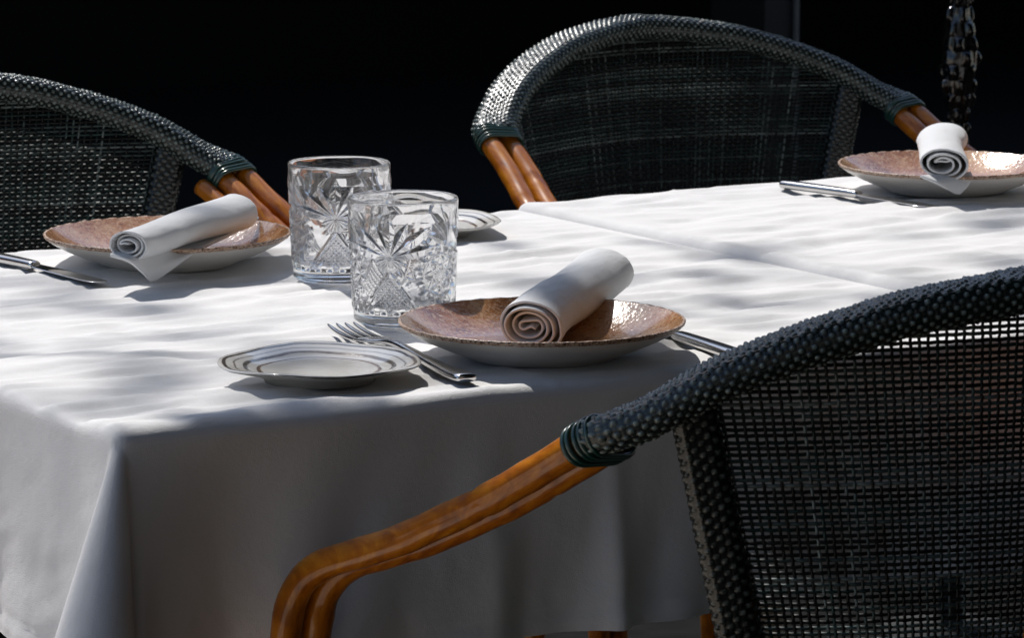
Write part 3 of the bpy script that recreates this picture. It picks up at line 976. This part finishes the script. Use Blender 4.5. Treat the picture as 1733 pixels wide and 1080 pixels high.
def rolled(path2d, th, length, near, far, roll, flare=.05, seed=0, na=44, sag=0.0, tele=.003):
    """napkin: path2d swept from near to far (world points of the axis at roll centre)"""
    near, far = np.array(near, float), np.array(far, float)
    ax = far - near; ax /= np.linalg.norm(ax)
    side = np.cross(ax, [0, 0, 1.0]); side /= np.linalg.norm(side)
    up = np.cross(side, ax)
    sec = sheet_section(path2d, th)
    Mn = len(sec) // 2
    s = np.linspace(0, 1, na)
    s = np.r_[0, .006, .018, s[1:-1], .985, .995, 1]; s.sort()
    L = np.linalg.norm(far - near)
    prm = np.r_[np.linspace(0, 1, Mn), np.linspace(0, 1, Mn)[::-1]]
    V = []
    for x in s:
        k = 1 + flare * (x - .5) + .02 * math.sin(7 * x + seed)
        tw = .12 * (x - .5) * math.sin(seed + 1)
        q = sec * k
        qa = np.arctan2(q[:, 1], q[:, 0]); qr = np.hypot(q[:, 0], q[:, 1])
        rmax = qr.max()
        wr = 1 + (qr / rmax) ** 2 * (.020 * np.exp(-np.abs(vnoise(qa * .9 + 6 + 4 * x, 0 * qa + x * 4 + qa * .8, seed + 8)) / .10) + .055 * np.sin(2 * qa + 5 * x + seed) + .028 * vnoise(qa * 1.6 + 10, 0 * qa + x * 5, seed + 3) + .014 * vnoise(qa * 3 + 10, 0 * qa + x * 11 + qa, seed + 4) + .012 * vnoise(qa * 2.2 + 8 + 3 * x, 0 * qa + x * 9 - qa * 1.2, seed + 6))
        q = q * wr[:, None]
        q = q @ np.array([[math.cos(tw), math.sin(tw)], [-math.sin(tw), math.cos(tw)]])
        ctr = near + ax * (x * L) + up * (sag * math.sin(math.pi * x)) + side * (.0025 * math.sin(4.2 * x + seed)) + up * (.0012 * math.sin(7.5 * x + 2 * seed))
        edge = np.where(x < .5, -1, 1) * tele * np.sin(prm * 9 + seed) * abs(2 * x - 1) ** 6
        V.append(ctr + q[:, :1] * side + q[:, 1:] * up + edge[:, None] * ax)
    V = np.concatenate(V); N = len(s); T2 = 2 * Mn
    f = grid_faces(N, T2, wrap_c=True).tolist()
    for e, base in ((0, 0), (1, (N - 1) * T2)):
        for i in range(Mn - 1):
            qd = [base + i, base + i + 1, base + T2 - 2 - i, base + T2 - 1 - i]
            f.append(qd if e else qd[::-1])
    mb = MB(); mb.add(V, f)
    return mb

def spiral(r0, r1, turns, a0, squash=.85, n=150, inner=None, dirn=1):
    t = np.linspace(0, 1, n)
    r = r0 + (r1 - r0) * t; a = a0 + dirn * turns * 2 * np.pi * t
    p = np.stack([r * np.cos(a), r * np.sin(a) * squash], -1)
    if inner is not None: p = np.vstack([p, np.asarray(inner)])
    s = np.r_[0, np.cumsum(np.linalg.norm(np.diff(p, axis=0), axis=1))]
    u = np.linspace(0, s[-1], n + 40)
    q = np.stack([np.interp(u, s, p[:, 0]), np.interp(u, s, p[:, 1])], -1)
    for _ in range(3): q[1:-1] = (q[:-2] + 2 * q[1:-1] + q[2:]) / 4
    return q

# front: tight spiral, seen at its near end
pz = ZC + .0062
inner = [(-.0075, .0035), (-.0085, -.001), (-.005, -.0035), (-.001, -.001), (.0025, .0005), (.005, -.0025)]
pf = spiral(.0262, .0100, 3.3, R(-70), .78, 190, inner, 1)
mb = rolled(pf, .0017, .14, (-.049, -.360, pz + .0195), (.100, -.236, pz + .0355), 0, -.03, 3, sag=-.001)
o = mb.build("rolled_napkin", M['napkin']); tag(o, "white napkin rolled in a tight spiral on the plate nearest the camera", "napkin", "rolled white napkins")

def tail_flap(pts_a, pts_b, th, n=26, m=14, seed=0):
    """curved cloth flap between two guide curves (Catmull points), with thickness"""
    A, B = smooth_path(pts_a, n), smooth_path(pts_b, n)
    w = np.linspace(0, 1, m)[None, :, None]
    G = A[:, None] * (1 - w) + B[:, None] * w
    du = np.gradient(G, axis=0); dv = np.gradient(G, axis=1)
    nn = np.cross(du, dv); nn /= np.linalg.norm(nn, axis=-1, keepdims=True) + 1e-9
    G1, G2 = G + nn * th / 2, G - nn * th / 2
    f1 = grid_faces(n, m); f2 = grid_faces(n, m)[:, ::-1] + n * m
    k = n * m
    rim = list(range(m)) + [i * m + m - 1 for i in range(1, n)] + [(n - 1) * m + j for j in range(m - 2, -1, -1)] + [i * m for i in range(n - 2, 0, -1)]
    f3 = [[rim[i], rim[(i + 1) % len(rim)], rim[(i + 1) % len(rim)] + k, rim[i] + k][::-1] for i in range(len(rim))]
    mb = MB(); mb.add(np.vstack([G1.reshape(-1, 3), G2.reshape(-1, 3)]), np.vstack([f1, f2, np.array(f3)]))
    return mb

# left: looser roll with a tail over the plate's edge
inner2 = [(-.010, .000), (-.004, .0045), (.004, .0035), (.008, .0045)]
pl = spiral(.0225, .0080, 2.7, R(-95), .66, 170, [(-.0065, .001), (-.002, .003), (.003, .0015)], 1)
n0 = thing("rolled_napkin", "white napkin whose pointed tail hangs over the rim of the left plate", "napkin", (0, 0, 0), 0, "rolled white napkins")
nL, fL = (-.154, .116, ZC + .0395), (.006, .226, ZC + .0460)
rolled(pl, .0019, .15, nL, fL, 0, .18, 5, sag=.000).build("roll", M['napkin'], n0)
tail_flap([(-.170, .122, ZC + .031), (-.160, .108, ZC + .027), (-.146, .112, ZC + .016), (-.133, .122, ZC + .0055)],
          [(.050, .262, ZC + .031), (-.010, .196, ZC + .030), (-.075, .140, ZC + .026), (-.127, .123, ZC + .0050)], .0030).build("tail", M['napkin'], n0)

n1 = thing("rolled_napkin", "white napkin seen end-on, standing proud on the far right plate", "napkin", (.012, .019, 0), 0, "rolled white napkins")
ZR = ZC + .0045
pr = spiral(.0265, .0095, 2.6, R(-100), .66, 170, [(-.009, .001), (-.003, .003), (.004, .002), (.008, .004)], 1)
nR, fR = (.752, .141, ZR + .041), (.842, .252, ZR + .051)
rolled(pr, .0020, .14, nR, fR, 0, .10, 8, sag=.0).build("roll", M['napkin'], n1)
tail_flap([(.728, .142, ZR + .030), (.736, .131, ZR + .025), (.748, .127, ZR + .018), (.760, .126, ZR + .012)],
          [(.790, .140, ZR + .030), (.785, .131, ZR + .026), (.776, .126, ZR + .019), (.765, .126, ZR + .011)], .0020).build("tail", M['napkin'], n1)

# ------------------------------------------------------------------ cutlery (built along +X, then placed)
def superell(hw, ht, n=20, e=2.6):
    a = np.linspace(0, 2 * np.pi, n, endpoint=False)
    c, s = np.cos(a), np.sin(a)
    return np.stack([hw * np.sign(c) * np.abs(c) ** (2 / e), ht * np.sign(s) * np.abs(s) ** (2 / e)], -1)

def loft(stations, n=20, e=2.6, sub=70):
    """stations: (x, y, z, halfwidth, halfthick) -> verts, faces"""
    q = smooth_path(np.array(stations), sub)
    q[:, 3:] = np.maximum(q[:, 3:], .0002)
    p = q[:, :3]
    sec = np.stack([superell(w, t_, n, e) for w, t_ in q[:, 3:]])
    return p, sec

def put_loft(stations, name, m, parent, n=20, e=2.6, sub=70):
    p, sec = loft(stations, n, e, sub)
    mb = MB(); add_sweep(mb, p, sec, hint=(0, 0, 1)); return mb.build(name, m, parent)

def fork(label, x, y, z, rz):
    t = thing("fork", label, "fork", (x, y, z), rz)
    t.scale = (1.28, 1.15, 1.25)
    # x = 0 handle end, tines towards +X
    put_loft([(0, 0, .0050, .0062, .0024), (.004, 0, .0050, .0078, .0028), (.02, 0, .0046, .0074, .0028), (.05, 0, .0050, .0052, .0028), (.085, 0, .0066, .0036, .0025), (.112, 0, .0076, .0033, .0024), (.128, 0, .0070, .0052, .0018), (.140, 0, .0056, .0098, .0014), (.152, 0, .0044, .0118, .0012), (.158, 0, .0040, .0118, .0011)], "handle", M['steel'], t, sub=90)
    for k in range(4):
        yy = (k - 1.5) * .0063
        put_loft([(.155, yy, .0036, .0023, .0012), (.172, yy * 1.0, .0032, .0022, .0012), (.190, yy * 1.02, .0040, .0019, .0012), (.203, yy * 1.02, .0056, .0011, .0009), (.206, yy * 1.02, .0062, .0005, .0005)], "tine", M['steel'], t, n=10, sub=24)
    return t

def knife(label, x, y, z, rz):
    t = thing("table_knife", label, "knife", (x, y, z), rz, "table knives beside the plates")
    # x = 0 handle end, blade towards +X, lying on its side
    put_loft([(0, 0, .0050, .0055, .0034), (.004, 0, .0052, .0072, .0042), (.03, 0, .0052, .0074, .0044), (.075, 0, .0050, .0064, .0042), (.098, 0, .0048, .0060, .0040), (.104, 0, .0046, .0058, .0036), (.106, 0, .0044, .0046, .0026)], "handle", M['steel'], t, e=3.0)
    put_loft([(.104, 0, .0044, .0050, .0018), (.112, 0, .0042, .0076, .0011), (.14, -.0004, .0036, .0092, .0010), (.175, -.0008, .0026, .0098, .0009), (.195, -.0004, .0020, .0092, .0008), (.206, .0016, .0017, .0062, .0007), (.2105, .0030, .0016, .0018, .0005)], "blade", M['blade'], t, e=2.2, sub=60)
    return t

def lay(fn, label, tail, head, z):
    dx, dy = head[0] - tail[0], head[1] - tail[1]
    return fn(label, tail[0], tail[1], z, math.atan2(dy, dx))
lay(fork, "steel fork leaning between the small wavy plate and the front plate", (-.150, -.436), (-.108, -.158), ZC)
lay(knife, "steel knife at the left edge, its blade beside the left plate", (-.192, .366), (-.158, .147), ZC)
lay(knife, "steel knife on the right table, beside the far right plate", (.704, .342), (.740, .149), ZC + .0045)
lay(knife, "steel knife half hidden by the near chair, right of the front plate", (.082, -.455), (.112, -.245), ZC)

# ------------------------------------------------------------------ vase and stand made up to carry unidentified glints, far right
vs = thing("glint_vase", "black dimpled vase made up to carry unidentified glints behind the right plate", "vase", (1.53, 1.09, .60))
prof = smooth_path([(.016, .0), (.020, .01), (.015, .03), (.013, .06), (.016, .095), (.024, .135), (.0285, .17), (.026, .205), (.018, .245), (.015, .285), (.017, .32)], 330)
nA = 100
a = np.linspace(0, 2 * np.pi, nA, endpoint=False)
zz, aa = np.meshgrid(prof[:, 1], a, indexing='ij')
fz = (zz / .019) % 1; row = np.floor(zz / .019)
bd = np.random.default_rng(4).uniform(.1, 1.15, (20, 5))[np.clip(row, 0, 19).astype(int), (np.round((aa * 5 + row * 2.4) / (2 * np.pi)) % 5).astype(int)]
dm = .0060 * bd * np.sqrt(np.clip(1 - (2 * fz - 1) ** 2, 0, 1)) * np.clip(np.cos(aa * 5 + row * 2.4), 0, 1) ** .6
rr = prof[:, :1] * .85 - .002 + dm + .001 * vnoise(aa * 3, zz * 90, 77)
mb = MB(); mb.add(np.stack([rr * np.cos(aa), rr * np.sin(aa), zz], -1).reshape(-1, 3), grid_faces(330, nA, wrap_c=True))
mb.build("vase_body", M['vase'], vs)
mb = MB(); v, f = lathe([(.0005, .008), (.09, .008), (.09, .016), (.022, .022), (.017, .05), (.017, .56), (.03, .585), (.034, .599), (.0005, .5991)], 40); v[:, :2] += (1.53, 1.09); mb.add(v, f)
tag(mb.build("pedestal", M['black_paint'], None), "slim round black pedestal made up to hold the glinting vase", "pedestal")
